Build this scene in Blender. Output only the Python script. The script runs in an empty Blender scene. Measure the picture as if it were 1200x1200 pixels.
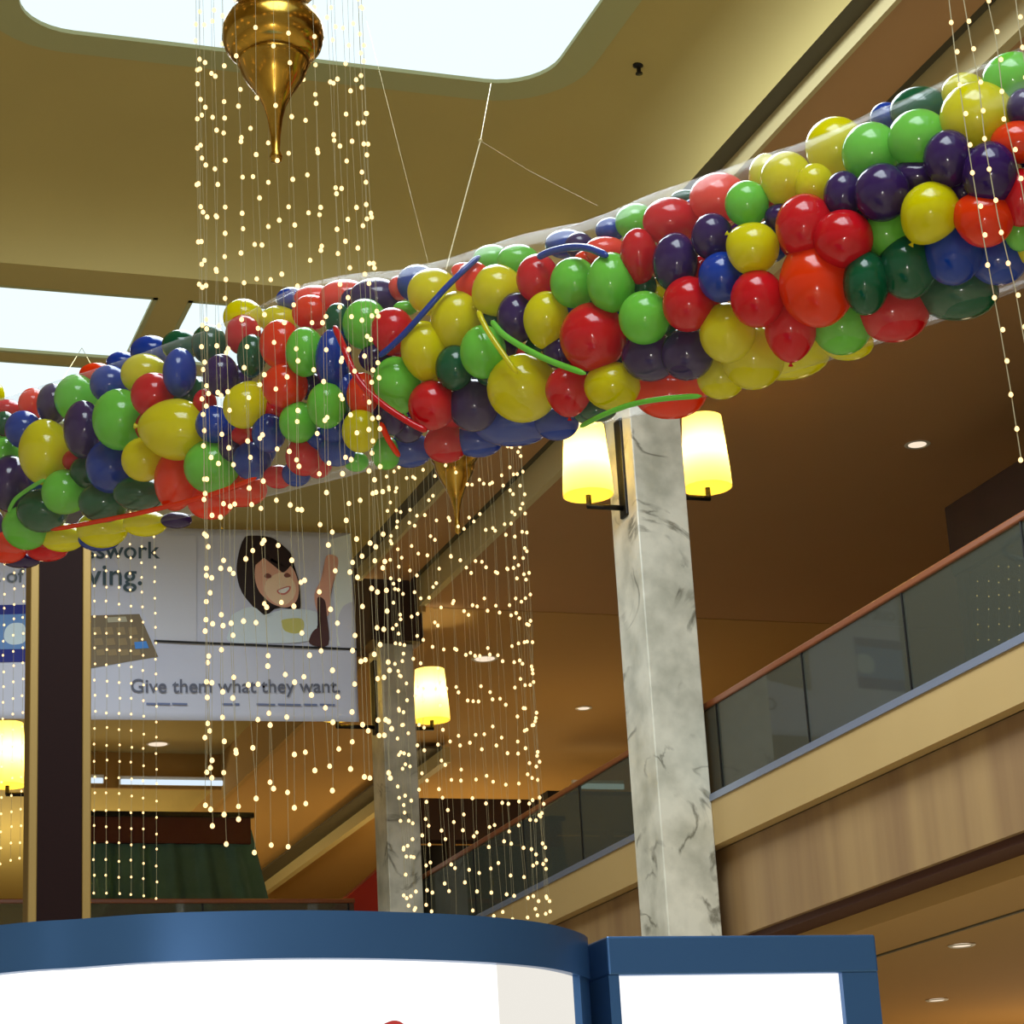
import bpy, bmesh, math, random
from mathutils import Vector, Matrix
random.seed(7)
PI = math.pi
scene = bpy.context.scene
COL = scene.collection

# ------------------------------------------------------------------ camera
F = 2771.6; AZ, TH, RO = 0.34774448, 0.31722275, -0.05735468
fw = Vector((math.sin(AZ)*math.cos(TH), math.cos(AZ)*math.cos(TH), math.sin(TH)))
rt0 = Vector((math.cos(AZ), -math.sin(AZ), 0)); up0 = rt0.cross(fw)
rt = rt0*math.cos(RO) + up0*math.sin(RO); up = -rt0*math.sin(RO) + up0*math.cos(RO)
EYE = Vector((0, 0, 1.6))
cd = bpy.data.cameras.new('camera'); cam = bpy.data.objects.new('camera', cd); COL.objects.link(cam)
m = Matrix((rt, up, -fw)).transposed().to_4x4(); m.translation = EYE
cam.matrix_world = m
cd.sensor_width = 36; cd.lens = F/1200*36; cd.clip_end = 300
scene.camera = cam

# ------------------------------------------------------------------ world, lights, exposure
w = bpy.data.worlds.new('world'); scene.world = w; w.use_nodes = True
w.node_tree.nodes['Background'].inputs[0].default_value = (1.0, 0.90, 0.70, 1)
w.node_tree.nodes['Background'].inputs[1].default_value = 0.35
vs = scene.view_settings
vs.view_transform = 'Standard'; vs.look = 'None'; vs.exposure = 0.0; vs.gamma = 1; vs.use_curve_mapping = False

def lamp(name, kind, loc, energy, color=(1, 1, 1), size=0.1, rot=None, sy=None, angle=None):
    l = bpy.data.lights.new(name, kind); l.energy = energy; l.color = color
    if kind == 'AREA':
        l.size = size
        if sy: l.shape = 'RECTANGLE'; l.size_y = sy
    else: l.shadow_soft_size = size
    if angle: l.spot_size = angle
    o = bpy.data.objects.new(name, l); o.location = loc
    if rot: o.rotation_euler = rot
    COL.objects.link(o); return o
lamp('camera_flash', 'POINT', EYE + up*0.12 + rt*0.05, 300, (1, .97, .92), 0.05)
# daylight from the skylight bays
lamp('skylight_daylight', 'AREA', (4.9, 15.0, 12.3), 1050, (.85, .95, 1), 4.6, sy=7)
lamp('skylight_daylight', 'AREA', (1.0, 2.0, 12.3), 1300, (.85, .95, 1), 6, sy=7)  # unseen bay over the camera, added to fill balloons and floor
lamp('skylight_daylight', 'AREA', (3.3, 24.5, 11.5), 250, (.85, .95, 1), 4, sy=3)
# unseen warm fill points added for shop lighting on the two levels
lamp('warm_fill', 'POINT', (15, 45, 8.0), 240, (1, .74, .34), 1.0)
lamp('warm_fill', 'POINT', (6, 50, 8.0), 600, (1, .84, .48), 1.0)
lamp('warm_fill', 'POINT', (14, 37, 7.4), 130, (1, .76, .42), 1.0)
lamp('warm_fill', 'POINT', (17, 27, 2.0), 190, (1, .74, .45), 1.0)

# ------------------------------------------------------------------ materials
def s2l(c):
    return tuple(((x/255)/12.92 if x/255 <= .04045 else ((x/255+.055)/1.055)**2.4) for x in c)
def mat(name, col, rough=.6, metal=0, spec=.5, noise=None, bump=0, emit=None, alpha=None, coat=0, srgb=True):
    mt = bpy.data.materials.new(name); mt.use_nodes = True
    nt = mt.node_tree; b = nt.nodes['Principled BSDF']
    c = s2l(col) if srgb else col
    b.inputs['Base Color'].default_value = (*c, 1)
    b.inputs['Roughness'].default_value = rough; b.inputs['Metallic'].default_value = metal
    b.inputs['Specular IOR Level'].default_value = spec
    b.inputs['Coat Weight'].default_value = coat
    if emit:
        b.inputs['Emission Color'].default_value = (*emit[0], 1); b.inputs['Emission Strength'].default_value = emit[1]
    if noise:
        c2, sc = noise
        tc = nt.nodes.new('ShaderNodeTexCoord'); n = nt.nodes.new('ShaderNodeTexNoise'); n.inputs['Scale'].default_value = sc
        n.inputs['Detail'].default_value = 6
        mx = nt.nodes.new('ShaderNodeMix'); mx.data_type = 'RGBA'
        mx.inputs['A'].default_value = (*c, 1); mx.inputs['B'].default_value = (*s2l(c2), 1)
        nt.links.new(tc.outputs['Object'], n.inputs['Vector']); nt.links.new(n.outputs['Fac'], mx.inputs['Factor'])
        nt.links.new(mx.outputs['Result'], b.inputs['Base Color'])
        if bump:
            bp = nt.nodes.new('ShaderNodeBump'); bp.inputs['Strength'].default_value = bump
            nt.links.new(n.outputs['Fac'], bp.inputs['Height']); nt.links.new(bp.outputs['Normal'], b.inputs['Normal'])
    return mt
def emis(name, col, s, sample=True):
    mt = bpy.data.materials.new(name); mt.use_nodes = True; nt = mt.node_tree; nt.nodes.clear()
    e = nt.nodes.new('ShaderNodeEmission'); e.inputs[0].default_value = (*col, 1); e.inputs[1].default_value = s
    o = nt.nodes.new('ShaderNodeOutputMaterial'); nt.links.new(e.outputs[0], o.inputs[0])
    if not sample:
        mt.cycles.emission_sampling = 'NONE'
    return mt

M = {}
M['ceiling'] = mat('ochre ceiling paint', (188, 170, 106), .8, noise=((178, 160, 98), .8))
M['rim'] = mat('grey green skylight rim', (170, 170, 122), .7)
M['cream'] = mat('cream painted fascia', (196, 180, 130), .6)
M['gallery'] = mat('gallery ceiling paint', (186, 144, 98), .8, noise=((178, 136, 91), .6))
M['orange_ceiling'] = mat('orange tan paint and lamplight tone', (186, 146, 84), .8)  # over the far gallery this orange tone stands in for warm lamplight
M['slot'] = mat('dark air slot', (82, 76, 58), .7)
M['pane'] = emis('bright skylight pane', (.80, .95, 1.0), 1.15, False)
M['floor'] = mat('pale stone floor', (205, 190, 160), .35)
M['fascia'] = mat('beige deck fascia', (190, 160, 106), .55, noise=((182, 152, 98), 1.5))
M['edge_metal'] = mat('blue grey metal edge', (150, 160, 185), .35, .6)
M['reveal'] = mat('maroon reveal', (74, 36, 24), .6)
M['rail_wood'] = mat('red brown hardwood handrail', (134, 72, 36), .35, coat=.3)
M['black'] = mat('black metal', (22, 20, 20), .4, .5)
M['pylon'] = mat('dark maroon granite', (34, 14, 12), .6, spec=.1, noise=((26, 10, 9), 30))
M['gold'] = mat('gilded edge strip', (150, 122, 66), .45, .5)
M['brass'] = mat('aged polished brass', (206, 166, 70), .2, 1.0, noise=((150, 112, 44), 7))
M['wire'] = mat('clear plastic wire', (168, 160, 128), .5)
M['thread'] = mat('pale cord', (196, 182, 134), .6)
M['bulb'] = emis('warm fairy light', (1, .64, .27), 2.5, False)
M['kiosk'] = mat('blue painted kiosk frame', (62, 104, 156), .3, .55, noise=((58, 98, 150), 3))
M['lightbox'] = emis('backlit white panel', (1, 1, .97), 1.3)
M['banner'] = mat('pale grey banner cloth', (216, 220, 238), .75, noise=((200, 204, 228), 1.2))
M['tube_light'] = emis('fluorescent tube', (.75, .88, 1), 1.0)
M['down'] = emis('downlight lens', (1, .82, .62), 1.0)
M['tarp'] = mat('dark green tarpaulin', (84, 134, 134), .5, noise=((60, 104, 106), 3), bump=.3)
M['maroon'] = mat('maroon board', (84, 26, 20), .6)
M['shop'] = mat('dark brown shopfront', (58, 32, 22), .6, noise=((36, 20, 14), 2))
M['shopblack'] = mat('black shop opening', (24, 20, 20), .6)
M['small_print'] = mat('blue grey small print', (112, 126, 168), .7)
M['panel_shade_print'] = emis('pale beige print with painted dimming', (1, .96, .88), .86)  # print plus dimming of the turned-away panel end, put into the colour
M['panel_red'] = emis('red backlit print', (.6, .06, .05), .8)
M['red'] = mat('red awning cloth', (170, 34, 24), .6)
M['wall'] = mat('tan end wall', (176, 140, 76), .8)
M['white'] = mat('white plastic', (225, 220, 205), .5)

def stripes():
    mt = mat('beige wood panelling', (170, 132, 84), .55); nt = mt.node_tree; b = nt.nodes['Principled BSDF']
    tc = nt.nodes.new('ShaderNodeTexCoord'); mp = nt.nodes.new('ShaderNodeMapping'); mp.inputs['Scale'].default_value = (0.01, 1.0, .05)
    n = nt.nodes.new('ShaderNodeTexNoise'); n.inputs['Scale'].default_value = 2.3; n.inputs['Detail'].default_value = 3
    r = nt.nodes.new('ShaderNodeValToRGB')
    r.color_ramp.elements[0].position = .35; r.color_ramp.elements[0].color = (*s2l((140, 108, 74)), 1)
    r.color_ramp.elements[1].position = .65; r.color_ramp.elements[1].color = (*s2l((166, 134, 90)), 1)
    L = nt.links.new
    L(tc.outputs['Object'], mp.inputs[0]); L(mp.outputs[0], n.inputs['Vector']); L(n.outputs['Fac'], r.inputs[0]); L(r.outputs[0], b.inputs['Base Color'])
    return mt
M['panel'] = stripes()

def marble():
    mt = mat('grey white veined marble', (190, 186, 168), .3); nt = mt.node_tree; b = nt.nodes['Principled BSDF']; L = nt.links.new
    tc = nt.nodes.new('ShaderNodeTexCoord')
    n1 = nt.nodes.new('ShaderNodeTexNoise'); n1.inputs['Scale'].default_value = .8; n1.inputs['Detail'].default_value = 8; n1.inputs['Distortion'].default_value = 1.6
    r1 = nt.nodes.new('ShaderNodeValToRGB'); e = r1.color_ramp.elements
    e[0].position = .475; e[0].color = (1, 1, 1, 1); e[1].position = .53; e[1].color = (1, 1, 1, 1)
    x = e.new(.5); x.color = (.16, .15, .12, 1)
    n2 = nt.nodes.new('ShaderNodeTexNoise'); n2.inputs['Scale'].default_value = 2.6; n2.inputs['Detail'].default_value = 5
    r2 = nt.nodes.new('ShaderNodeValToRGB'); r2.color_ramp.elements[0].position = .3; r2.color_ramp.elements[1].position = .62
    r2.color_ramp.elements[0].color = (*s2l((182, 180, 164)), 1); r2.color_ramp.elements[1].color = (*s2l((228, 224, 208)), 1)
    n3 = nt.nodes.new('ShaderNodeTexNoise'); n3.inputs['Scale'].default_value = 2.0; n3.inputs['Detail'].default_value = 2
    r3 = nt.nodes.new('ShaderNodeValToRGB'); r3.color_ramp.elements[0].position = .48; r3.color_ramp.elements[1].position = .6
    mx0 = nt.nodes.new('ShaderNodeMix'); mx0.data_type = 'RGBA'; mx0.inputs['A'].default_value = (1, 1, 1, 1)
    mx = nt.nodes.new('ShaderNodeMix'); mx.data_type = 'RGBA'; mx.blend_type = 'MULTIPLY'; mx.inputs['Factor'].default_value = .8
    for n in (n1, n2, n3): L(tc.outputs['Object'], n.inputs['Vector'])
    L(n1.outputs['Fac'], r1.inputs[0]); L(n2.outputs['Fac'], r2.inputs[0]); L(n3.outputs['Fac'], r3.inputs[0])
    L(r3.outputs[0], mx0.inputs['Factor']); L(r1.outputs[0], mx0.inputs['B'])
    L(r2.outputs[0], mx.inputs['A']); L(mx0.outputs['Result'], mx.inputs['B']); L(mx.outputs['Result'], b.inputs['Base Color'])
    return mt
M['marble'] = marble()

def see_through(name, tint, gl, rough, diff=None):
    mt = bpy.data.materials.new(name); mt.use_nodes = True; nt = mt.node_tree; nt.nodes.clear(); L = nt.links.new
    t = nt.nodes.new('ShaderNodeBsdfTransparent'); t.inputs[0].default_value = (*tint, 1)
    g = nt.nodes.new('ShaderNodeBsdfGlossy'); g.inputs['Roughness'].default_value = rough
    mx = nt.nodes.new('ShaderNodeMixShader'); mx.inputs[0].default_value = gl
    L(t.outputs[0], mx.inputs[1]); L(g.outputs[0], mx.inputs[2]); out = mx
    if diff:
        d = nt.nodes.new('ShaderNodeBsdfDiffuse'); d.inputs[0].default_value = (*diff[0], 1)
        m2 = nt.nodes.new('ShaderNodeMixShader'); m2.inputs[0].default_value = diff[1]
        L(mx.outputs[0], m2.inputs[1]); L(d.outputs[0], m2.inputs[2]); out = m2
    o = nt.nodes.new('ShaderNodeOutputMaterial'); L(out.outputs[0], o.inputs[0]); return mt
M['glass'] = see_through('grey green balustrade glass', (.55, .60, .52), .10, .03, ((.16, .17, .14), .28))
def film_mat():
    mt = see_through('clear plastic film', (1, 1, 1), .0, .15); nt = mt.node_tree; L = nt.links.new
    lw = nt.nodes.new('ShaderNodeLayerWeight'); lw.inputs['Blend'].default_value = .12
    mr = nt.nodes.new('ShaderNodeMapRange'); mr.inputs['From Min'].default_value = 0; mr.inputs['From Max'].default_value = 1
    mr.inputs['To Min'].default_value = 0.004; mr.inputs['To Max'].default_value = .30
    L(lw.outputs['Facing'], mr.inputs['Value'])
    mx = [n for n in nt.nodes if n.type == 'MIX_SHADER'][0]; L(mr.outputs['Result'], mx.inputs[0])
    g = [n for n in nt.nodes if n.type == 'BSDF_GLOSSY'][0]
    d = nt.nodes.new('ShaderNodeBsdfDiffuse'); d.inputs[0].default_value = (.8, .8, .8, 1); m2 = nt.nodes.new('ShaderNodeMixShader'); m2.inputs[0].default_value = .6
    L(g.outputs[0], m2.inputs[1]); L(d.outputs[0], m2.inputs[2]); L(m2.outputs[0], mx.inputs[2]); return mt
M['film'] = film_mat()

def shade_mat():
    mt = bpy.data.materials.new('glowing yellow lampshade'); mt.use_nodes = True; nt = mt.node_tree; nt.nodes.clear(); L = nt.links.new
    t = nt.nodes.new('ShaderNodeBsdfTranslucent'); t.inputs[0].default_value = (1, .78, .22, 1)
    e = nt.nodes.new('ShaderNodeEmission'); e.inputs[0].default_value = (1, .72, .12, 1); e.inputs[1].default_value = .42
    a = nt.nodes.new('ShaderNodeAddShader'); o = nt.nodes.new('ShaderNodeOutputMaterial')
    L(t.outputs[0], a.inputs[0]); L(e.outputs[0], a.inputs[1]); L(a.outputs[0], o.inputs[0]); return mt
M['shade'] = shade_mat()

BAL = {'R': (206, 14, 30), 'O': (232, 58, 10), 'Y': (218, 210, 0), 'G': (116, 204, 70), 'D': (8, 86, 54), 'B': (14, 58, 160), 'P': (50, 20, 88), 'K': (240, 78, 62)}
CNAME = {'R': 'red', 'O': 'orange', 'Y': 'yellow', 'G': 'light green', 'D': 'dark green', 'B': 'blue', 'P': 'dark purple', 'K': 'coral red'}
def balloon_mat(k, c):
    mt = mat('balloon latex ' + CNAME[k], c, .13, 0, .5, coat=.15); b = mt.node_tree.nodes['Principled BSDF']
    b.inputs['Coat Roughness'].default_value = .06
    b.inputs['Transmission Weight'].default_value = 0
    b.inputs['Subsurface Weight'].default_value = 0
    nt = mt.node_tree; L = nt.links.new     # thin rubber lets some light through
    t = nt.nodes.new('ShaderNodeBsdfTranslucent'); cc = s2l(c); t.inputs[0].default_value = (*[min(1, x*1.3+.01) for x in cc], 1)
    mx = nt.nodes.new('ShaderNodeMixShader'); mx.inputs[0].default_value = .22 if k in 'PBD' else .3
    L(b.outputs[0], mx.inputs[1]); L(t.outputs[0], mx.inputs[2]); L(mx.outputs[0], nt.nodes['Material Output'].inputs[0])
    return mt
MB_ = {k: balloon_mat(k, c) for k, c in BAL.items()}

# ------------------------------------------------------------------ mesh helpers
def ray(x, y): return fw + rt*((x-600)/F) - up*((y-600)/F)
def onX(x, y, X): d = ray(x, y); return EYE + d*(X/d.x)
def onY(x, y, Y): d = ray(x, y); return EYE + d*(Y/d.y)
def onZ(x, y, Z): d = ray(x, y); return EYE + d*((Z-1.6)/d.z)
def onD(x, y, D): d = ray(x, y); return EYE + d*D

def obj(name, bm, mt, parent=None, smooth=False):
    me = bpy.data.meshes.new(name)
    bmesh.ops.recalc_face_normals(bm, faces=bm.faces)
    bm.to_mesh(me); bm.free(); me.materials.append(mt)
    if smooth:
        for p in me.polygons: p.use_smooth = True
    o = bpy.data.objects.new(name, me); COL.objects.link(o)
    if parent: o.parent = parent; o.matrix_parent_inverse = Matrix.Translation(-Vector(parent.location)) if parent.rotation_euler[2] == 0 else parent.matrix_world.inverted()
    return o
def tag(o, label=None, cat=None, group=None, kind=None):
    if label: o['label'] = label
    if cat: o['category'] = cat
    if group: o['group'] = group
    if kind: o['kind'] = kind
    return o
def empty(name, loc, label, cat, group=None):
    o = bpy.data.objects.new(name, None); o.location = loc; COL.objects.link(o); o.empty_display_size = .2
    return tag(o, label, cat, group)
def box(bm, x0, x1, y0, y1, z0, z1, bev=0):
    r = bmesh.ops.create_cube(bm, size=1)
    for v in r['verts']:
        v.co = Vector((x0+(v.co.x+.5)*(x1-x0), y0+(v.co.y+.5)*(y1-y0), z0+(v.co.z+.5)*(z1-z0)))
    if bev:
        es = list({e for v in r['verts'] for e in v.link_edges})
        bmesh.ops.bevel(bm, geom=es, offset=bev, segments=2, affect='EDGES', profile=.5)
    return bm
def bx(*a, bev=0): bm = bmesh.new(); return box(bm, *a, bev=bev)
def tube(bm, pts, r, n=8, cap=True):
    pts = [Vector(p) for p in pts]; rings = []
    rr = r if isinstance(r, (list, tuple)) else [r]*len(pts)
    for i, p in enumerate(pts):
        t = (pts[min(i+1, len(pts)-1)]-pts[max(i-1, 0)]).normalized()
        a = t.cross(Vector((0.13, .21, 1))) if abs(t.z) < .95 else t.cross(Vector((0, 1, .1)))
        a.normalize(); b = t.cross(a)
        rings.append([bm.verts.new(p + a*math.cos(k*2*PI/n)*rr[i] + b*math.sin(k*2*PI/n)*rr[i]) for k in range(n)])
    for i in range(len(rings)-1):
        for k in range(n):
            bm.faces.new((rings[i][k], rings[i][(k+1) % n], rings[i+1][(k+1) % n], rings[i+1][k]))
    if cap:
        bm.faces.new(rings[0]); bm.faces.new(rings[-1])
    return bm
def lathe(bm, c, prof, n=32, cap=False):
    rings = []
    for r, z in prof:
        rings.append([bm.verts.new((c[0]+r*math.cos(k*2*PI/n), c[1]+r*math.sin(k*2*PI/n), z)) for k in range(n)])
    for i in range(len(rings)-1):
        for k in range(n):
            bm.faces.new((rings[i][k], rings[i][(k+1) % n], rings[i+1][(k+1) % n], rings[i+1][k]))
    if cap: bm.faces.new(rings[0]); bm.faces.new(rings[-1])
    return bm
def prism(bm, poly, d):      # polygon of 3D points extruded by vector d
    a = [bm.verts.new(p) for p in poly]; b = [bm.verts.new(Vector(p)+Vector(d)) for p in poly]
    n = len(poly); bm.faces.new(a); bm.faces.new(list(reversed(b)))
    for k in range(n): bm.faces.new((a[k], a[(k+1) % n], b[(k+1) % n], b[k]))
    return bm
def struct(name, bm, mt, smooth=False, label=None):
    o = obj(name, bm, mt, None, smooth); o['kind'] = 'structure'
    if label: o['label'] = label
    return o

# ------------------------------------------------------------------ the building
struct('floor', bx(-14, 40, -10, 62, -.2, 0), M['floor'], label='pale stone floor of the mall atrium')

def rring(x0, x1, y0, y1, r, z, n=8):
    out = []
    for cx, cy, a0 in ((x1-r, y1-r, 0), (x0+r, y1-r, PI/2), (x0+r, y0+r, PI), (x1-r, y0+r, 1.5*PI)):
        for k in range(n+1):
            a = a0+k*PI/2/n; out.append(Vector((cx+r*math.cos(a), cy+r*math.sin(a), z)))
    return out
def loft(bm, rings):
    vs_ = [[bm.verts.new(p) for p in r] for r in rings]
    for i in range(len(vs_)-1):
        n = len(vs_[i])
        for k in range(n): bm.faces.new((vs_[i][k], vs_[i][(k+1) % n], vs_[i+1][(k+1) % n], vs_[i+1][k]))
    return bm
ZT, ZS = 12.4, 11.6
def tray(Y0, Y1, sx0, sx1, sy0, sy1, n):
    XL, XR = -1.5, 8.8
    rings = [rring(sx0-.32, sx1+.32, sy0-.32, sy1+.32, .85, ZT)]
    rings.append(rring(XL+1.3, XR-1.0, Y0+1.6, Y1-1.6, 1.2, ZT))
    for k in range(1, 9):
        a = k/8*PI/2
        q = 1-math.cos(a*.9); p = math.sin(a)
        ins = 1-p
        rings.append(rring(XL+1.3*ins, XR-1.0*ins, Y0+1.6*ins, Y1-1.6*ins, .15+1.05*ins, ZT-(ZT-ZS)*q/(1-math.cos(.45*PI))))
    struct('ceiling', loft(bmesh.new(), rings), M['ceiling'], True, 'ochre coved ceiling tray around a large skylight')
    rim = loft(bmesh.new(), [rring(sx0, sx1, sy0, sy1, .55, ZT+.05), rring(sx0, sx1, sy0, sy1, .55, ZT-.02), rring(sx0-.34, sx1+.34, sy0-.34, sy1+.34, .87, ZT-.02)])
    wdw = struct('window_%d' % n, rim, M['rim'], label='rim of large rounded skylight in the coved ceiling')
    g = bmesh.new(); g.faces.new([g.verts.new(p) for p in rring(sx0-.02, sx1+.02, sy0-.02, sy1+.02, .55, ZT+.02)])
    obj('pane', g, M['pane'], wdw)
tray(7.2, 21.95, 2.35, 7.30, 10.3, 18.68, 1)
tray(-8.5, 6.6, -1.0, 6.8, -4.5, 5.2, 2)  # unseen bay above the camera, repeated for the added skylight

def flats(z0, z1, xs, ys, holes, bm):
    for i in range(len(xs)-1):
        for j in range(len(ys)-1):
            if (i, j) in holes: continue
            box(bm, xs[i], xs[i+1], ys[j], ys[j+1], z0, z1)
    return bm
# flat crossing soffit with the second, divided skylight
xs = [-14, 1.2, 4.38, 4.70, 5.86, 8.8]; ys = [21.95, 22.5, 24.28, 24.52, 26.4, 31.5]
struct('ceiling', flats(ZS, ZS+.25, xs, ys, {(1, 1), (1, 3), (3, 1), (3, 3)}, bmesh.new()), M['ceiling'], label='flat ochre ceiling band with a divided skylight')
wn = 3
for i in (1, 3):
    for j in (1, 3):
        fr = bmesh.new()
        a, b, c, d = xs[i], xs[i+1], ys[j], ys[j+1]
        for q in ((a, a+.05, c, d), (b-.05, b, c, d), (a, b, c, c+.05), (a, b, d-.05, d)): box(fr, q[0], q[1], q[2], q[3], ZS-.005, ZS+.2)
        wd = struct('window_%d' % wn, fr, M['rim'], label='frame of one pane of the divided skylight'); wn += 1
        obj('pane', bx(a+.04, b-.04, c+.04, d-.04, ZS+.03, ZS+.05), M['pane'], wd)
struct('ceiling', bx(-14, 8.8, 6.6, 7.2, ZS, ZS+.25), M['ceiling'], label='flat ochre beam between the two ceiling trays')
struct('ceiling', bx(-14, -1.5, -10, 21.95, ZS, ZS+.25), M['ceiling'], label='flat ochre ceiling left of the trays')
# air slot, cream lip, soffit, reveal, cream fascia running along the gallery side
struct('trim_1', bx(8.8, 9.0, -10, 31.5, ZS+.01, ZS+.08), M['slot'], label='long dark air slot along the ceiling edge')
struct('trim_2', bx(9.0, 9.05, -10, 31.5, 11.42, ZS+.1), M['cream'], label='cream lip beside the ceiling air slot')
struct('ceiling', bx(9.05, 9.78, -10, 31.5, 11.46, 11.52), M['gallery'], label='brown soffit between air slot and gallery fascia')
struct('trim_3', bx(9.78, 9.9, -10, 31.5, 11.5, 11.56), M['slot'], label='thin dark reveal above the gallery fascia')
struct('trim_4', bx(9.9, 10.0, -10, 31.5, 11.08, 11.6), M['cream'], label='cream fascia at the edge of gallery ceiling')
struct('ceiling', bx(10.0, 34, -10, 31.6, 11.1, 11.3), M['gallery'], label='brown ceiling over the upper gallery')
struct('ceiling', bx(10.0, 34, 31.6, 62, 11.09, 11.3), M['orange_ceiling'], label='far upper gallery ceiling with warm lamplight put into its colour')
struct('ceiling', bx(-14, 9.9, 31.5, 45, 11.9, 12.1), M['ceiling'], label='ochre ceiling over the far crossing deck')
struct('ceiling', bx(-14, 9.9, 45, 62, 11.35, 11.6), M['ceiling'], label='ochre ceiling of the far corridor')
struct('trim_13', bx(9.9, 10.0, 31.5, 62, 11.0, 12.1), M['wall'], label='tan bulkhead between crossing and gallery ceilings')
struct('trim_5', bx(-14, 9.9, 44.9, 45, 11.2, 11.9), M['wall'], label='tan bulkhead in front of the far corridor')
struct('trim_6', bx(12.9, 13.05, 40, 56, 10.72, 11.0), M['cream'], label='cream fascia under the far corridor ceiling')
struct('trim_7', bx(12.5, 12.9, 40, 56, 10.96, 11.0), M['slot'], label='dark slot in the far corridor ceiling')
struct('wall_back', bx(-14, 34, 60, 60.3, 0, 12), M['wall'], label='tan wall at far end of the mall')
struct('wall_right', bx(33.7, 34, -10, 60, 0, 12), M['wall'], label='tan wall at back of the right gallery')
# right hand deck
struct('floor', bx(10.0, 34, -10, 60, 5.75, 6.2), M['floor'], label='deck of the right upper gallery')
struct('trim_8', bx(9.86, 10.02, -10, 60, 5.75, 6.2), M['fascia'], label='beige fascia along the right deck edge')
struct('trim_9', bx(9.84, 9.99, -10, 60, 6.2, 6.27), M['edge_metal'], label='blue grey metal edge on top of the deck fascia')
struct('wall_front', bx(10.02, 10.12, -10, 60, 4.83, 5.75), M['panel'], label='striped beige panelling under the deck fascia')
struct('trim_10', bx(10.08, 10.45, -10, 60, 4.76, 4.83), M['reveal'], label='maroon reveal below the striped panelling')
struct('ceiling', bx(10.4, 34, -10, 60, 4.6, 4.76), M['orange_ceiling'], label='ochre ceiling under the right gallery deck')
struct('trim_11', bx(11.42, 11.46, -10, 60, 4.585, 4.6), M['slot'], label='thin dark groove in the lower ceiling')
# crossing deck at the far end
struct('floor', bx(-14, 10.0, 34, 60, 5.75, 6.2), M['floor'], label='far crossing deck of the upper level')
struct('trim_12', bx(-14, 9.86, 33.86, 34, 5.75, 6.27), M['fascia'], label='beige fascia along the far crossing deck')

# ------------------------------------------------------------------ balustrades
def railing(along, a0, a1, fixed, step, label, start):
    root = empty('balcony_railing', (fixed, a0, 6.2) if along == 'Y' else (a0, fixed, 6.2), label, 'railing')
    def B(p0, p1, q0, q1, z0, z1, bev=0):
        return bx(q0, q1, p0, p1, z0, z1, bev=bev) if along == 'Y' else bx(p0, p1, q0, q1, z0, z1, bev=bev)
    obj('handrail', B(a0, a1, fixed-.03, fixed+.04, 7.19, 7.26, .015), M['rail_wood'], root)
    k = start
    while k < a1:
        k2 = min(k+step, a1)
        obj('glass_panel', B(k+.012, k2-.012, fixed-.006, fixed+.006, 6.2, 7.2), M['glass'], root)
        obj('joint_strip', B(k-.012, k+.012, fixed-.015, fixed+.015, 6.2, 7.2), M['black'], root)
        k = k2
    return root
railing('Y', 9.5, 33.8, 9.95, 2.02, 'glass balustrade with a red brown handrail along the right gallery', 9.5)
railing('X', -6, 9.5, 34.06, 2.2, 'distant glass balustrade with red brown rail in front of green stall', -6)

# ------------------------------------------------------------------ marble columns and sconces
def sconce(side, cx, cy, zc, label, h=.84, face=0, sg='sconces on the marble columns'):
    # face = x of the column face, side = -1 / +1
    root = empty('wall_sconce', (cx, cy, zc-h/2), label, 'wall lamp', sg)
    prof = [(.27, zc-h/2), (.262, zc-h/4), (.245, zc), (.23, zc+h/4), (.215, zc+h/2)]
    bm = lathe(bmesh.new(), (cx, cy), prof); obj('lamp_shade', bm, M['shade'], root, True)
    b2 = bmesh.new(); tube(b2, [(cx, cy, zc-h/2+.0), (cx, cy, zc-h/2+.012)], .262, 32)
    obj('diffuser', b2, M['shade'], root)
    arm = bmesh.new(); tube(arm, [(cx, cy, zc-h/2+.01), (cx, cy, zc-h/2-.11), (cx-side*.0, cy, zc-h/2-.13)], .03, 10)
    tube(arm, [(cx+side*.02, cy, zc-h/2-.12), (face, cy, zc-h/2-.12)], .03, 10)
    obj('arm', arm, M['black'], root, True)
    obj('wall_bracket', bx(face-.0 if side > 0 else face-.05, face+.05 if side > 0 else face, cy-.09, cy+.09, zc-h/2-.22, zc+h/2+.1, bev=.01), M['black'], root)
    lamp('sconce_bulb', 'POINT', (cx, cy, zc+.02), 26, (1, .85, .5), .05)
def column(x0, x1, y0, y1, z1, label):
    root = empty('marble_column', ((x0+x1)/2, (y0+y1)/2, 0), label, 'column')
    obj('shaft', bx(x0, x1, y0, y1, 0, z1, bev=.012), M['marble'], root)
    return root
column(9.28, 9.86, 21.75, 22.47, 11.46, 'tall grey veined marble column in front of the right gallery')
zc_ = onY(450, 750, 31.6).z
c2 = column(9.37, 9.86, 31.76, 32.38, zc_, 'distant marble column with dark capital, right of the banner')
obj('capital', bx(9.2, 9.98, 31.6, 32.55, zc_, 11.9), M['shop'], c2)
a = onY(687, 540, 22.97)
sconce(-1, 8.87, 22.07, 9.93, 'glowing yellow sconce on left side of the near marble column', h=.78, face=9.3)
sconce(1, 10.26, 22.07, 10.11, 'glowing yellow sconce on right side of the near marble column', h=.81, face=9.86)
sconce(1, 10.2, 32.07, 9.90, 'glowing yellow sconce on the distant marble column', h=.76, face=9.86)
sconce(-1, 8.78, 32.07, 9.90, 'yellow sconce on left side of distant column, half behind banner', h=.76, face=9.37)
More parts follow.
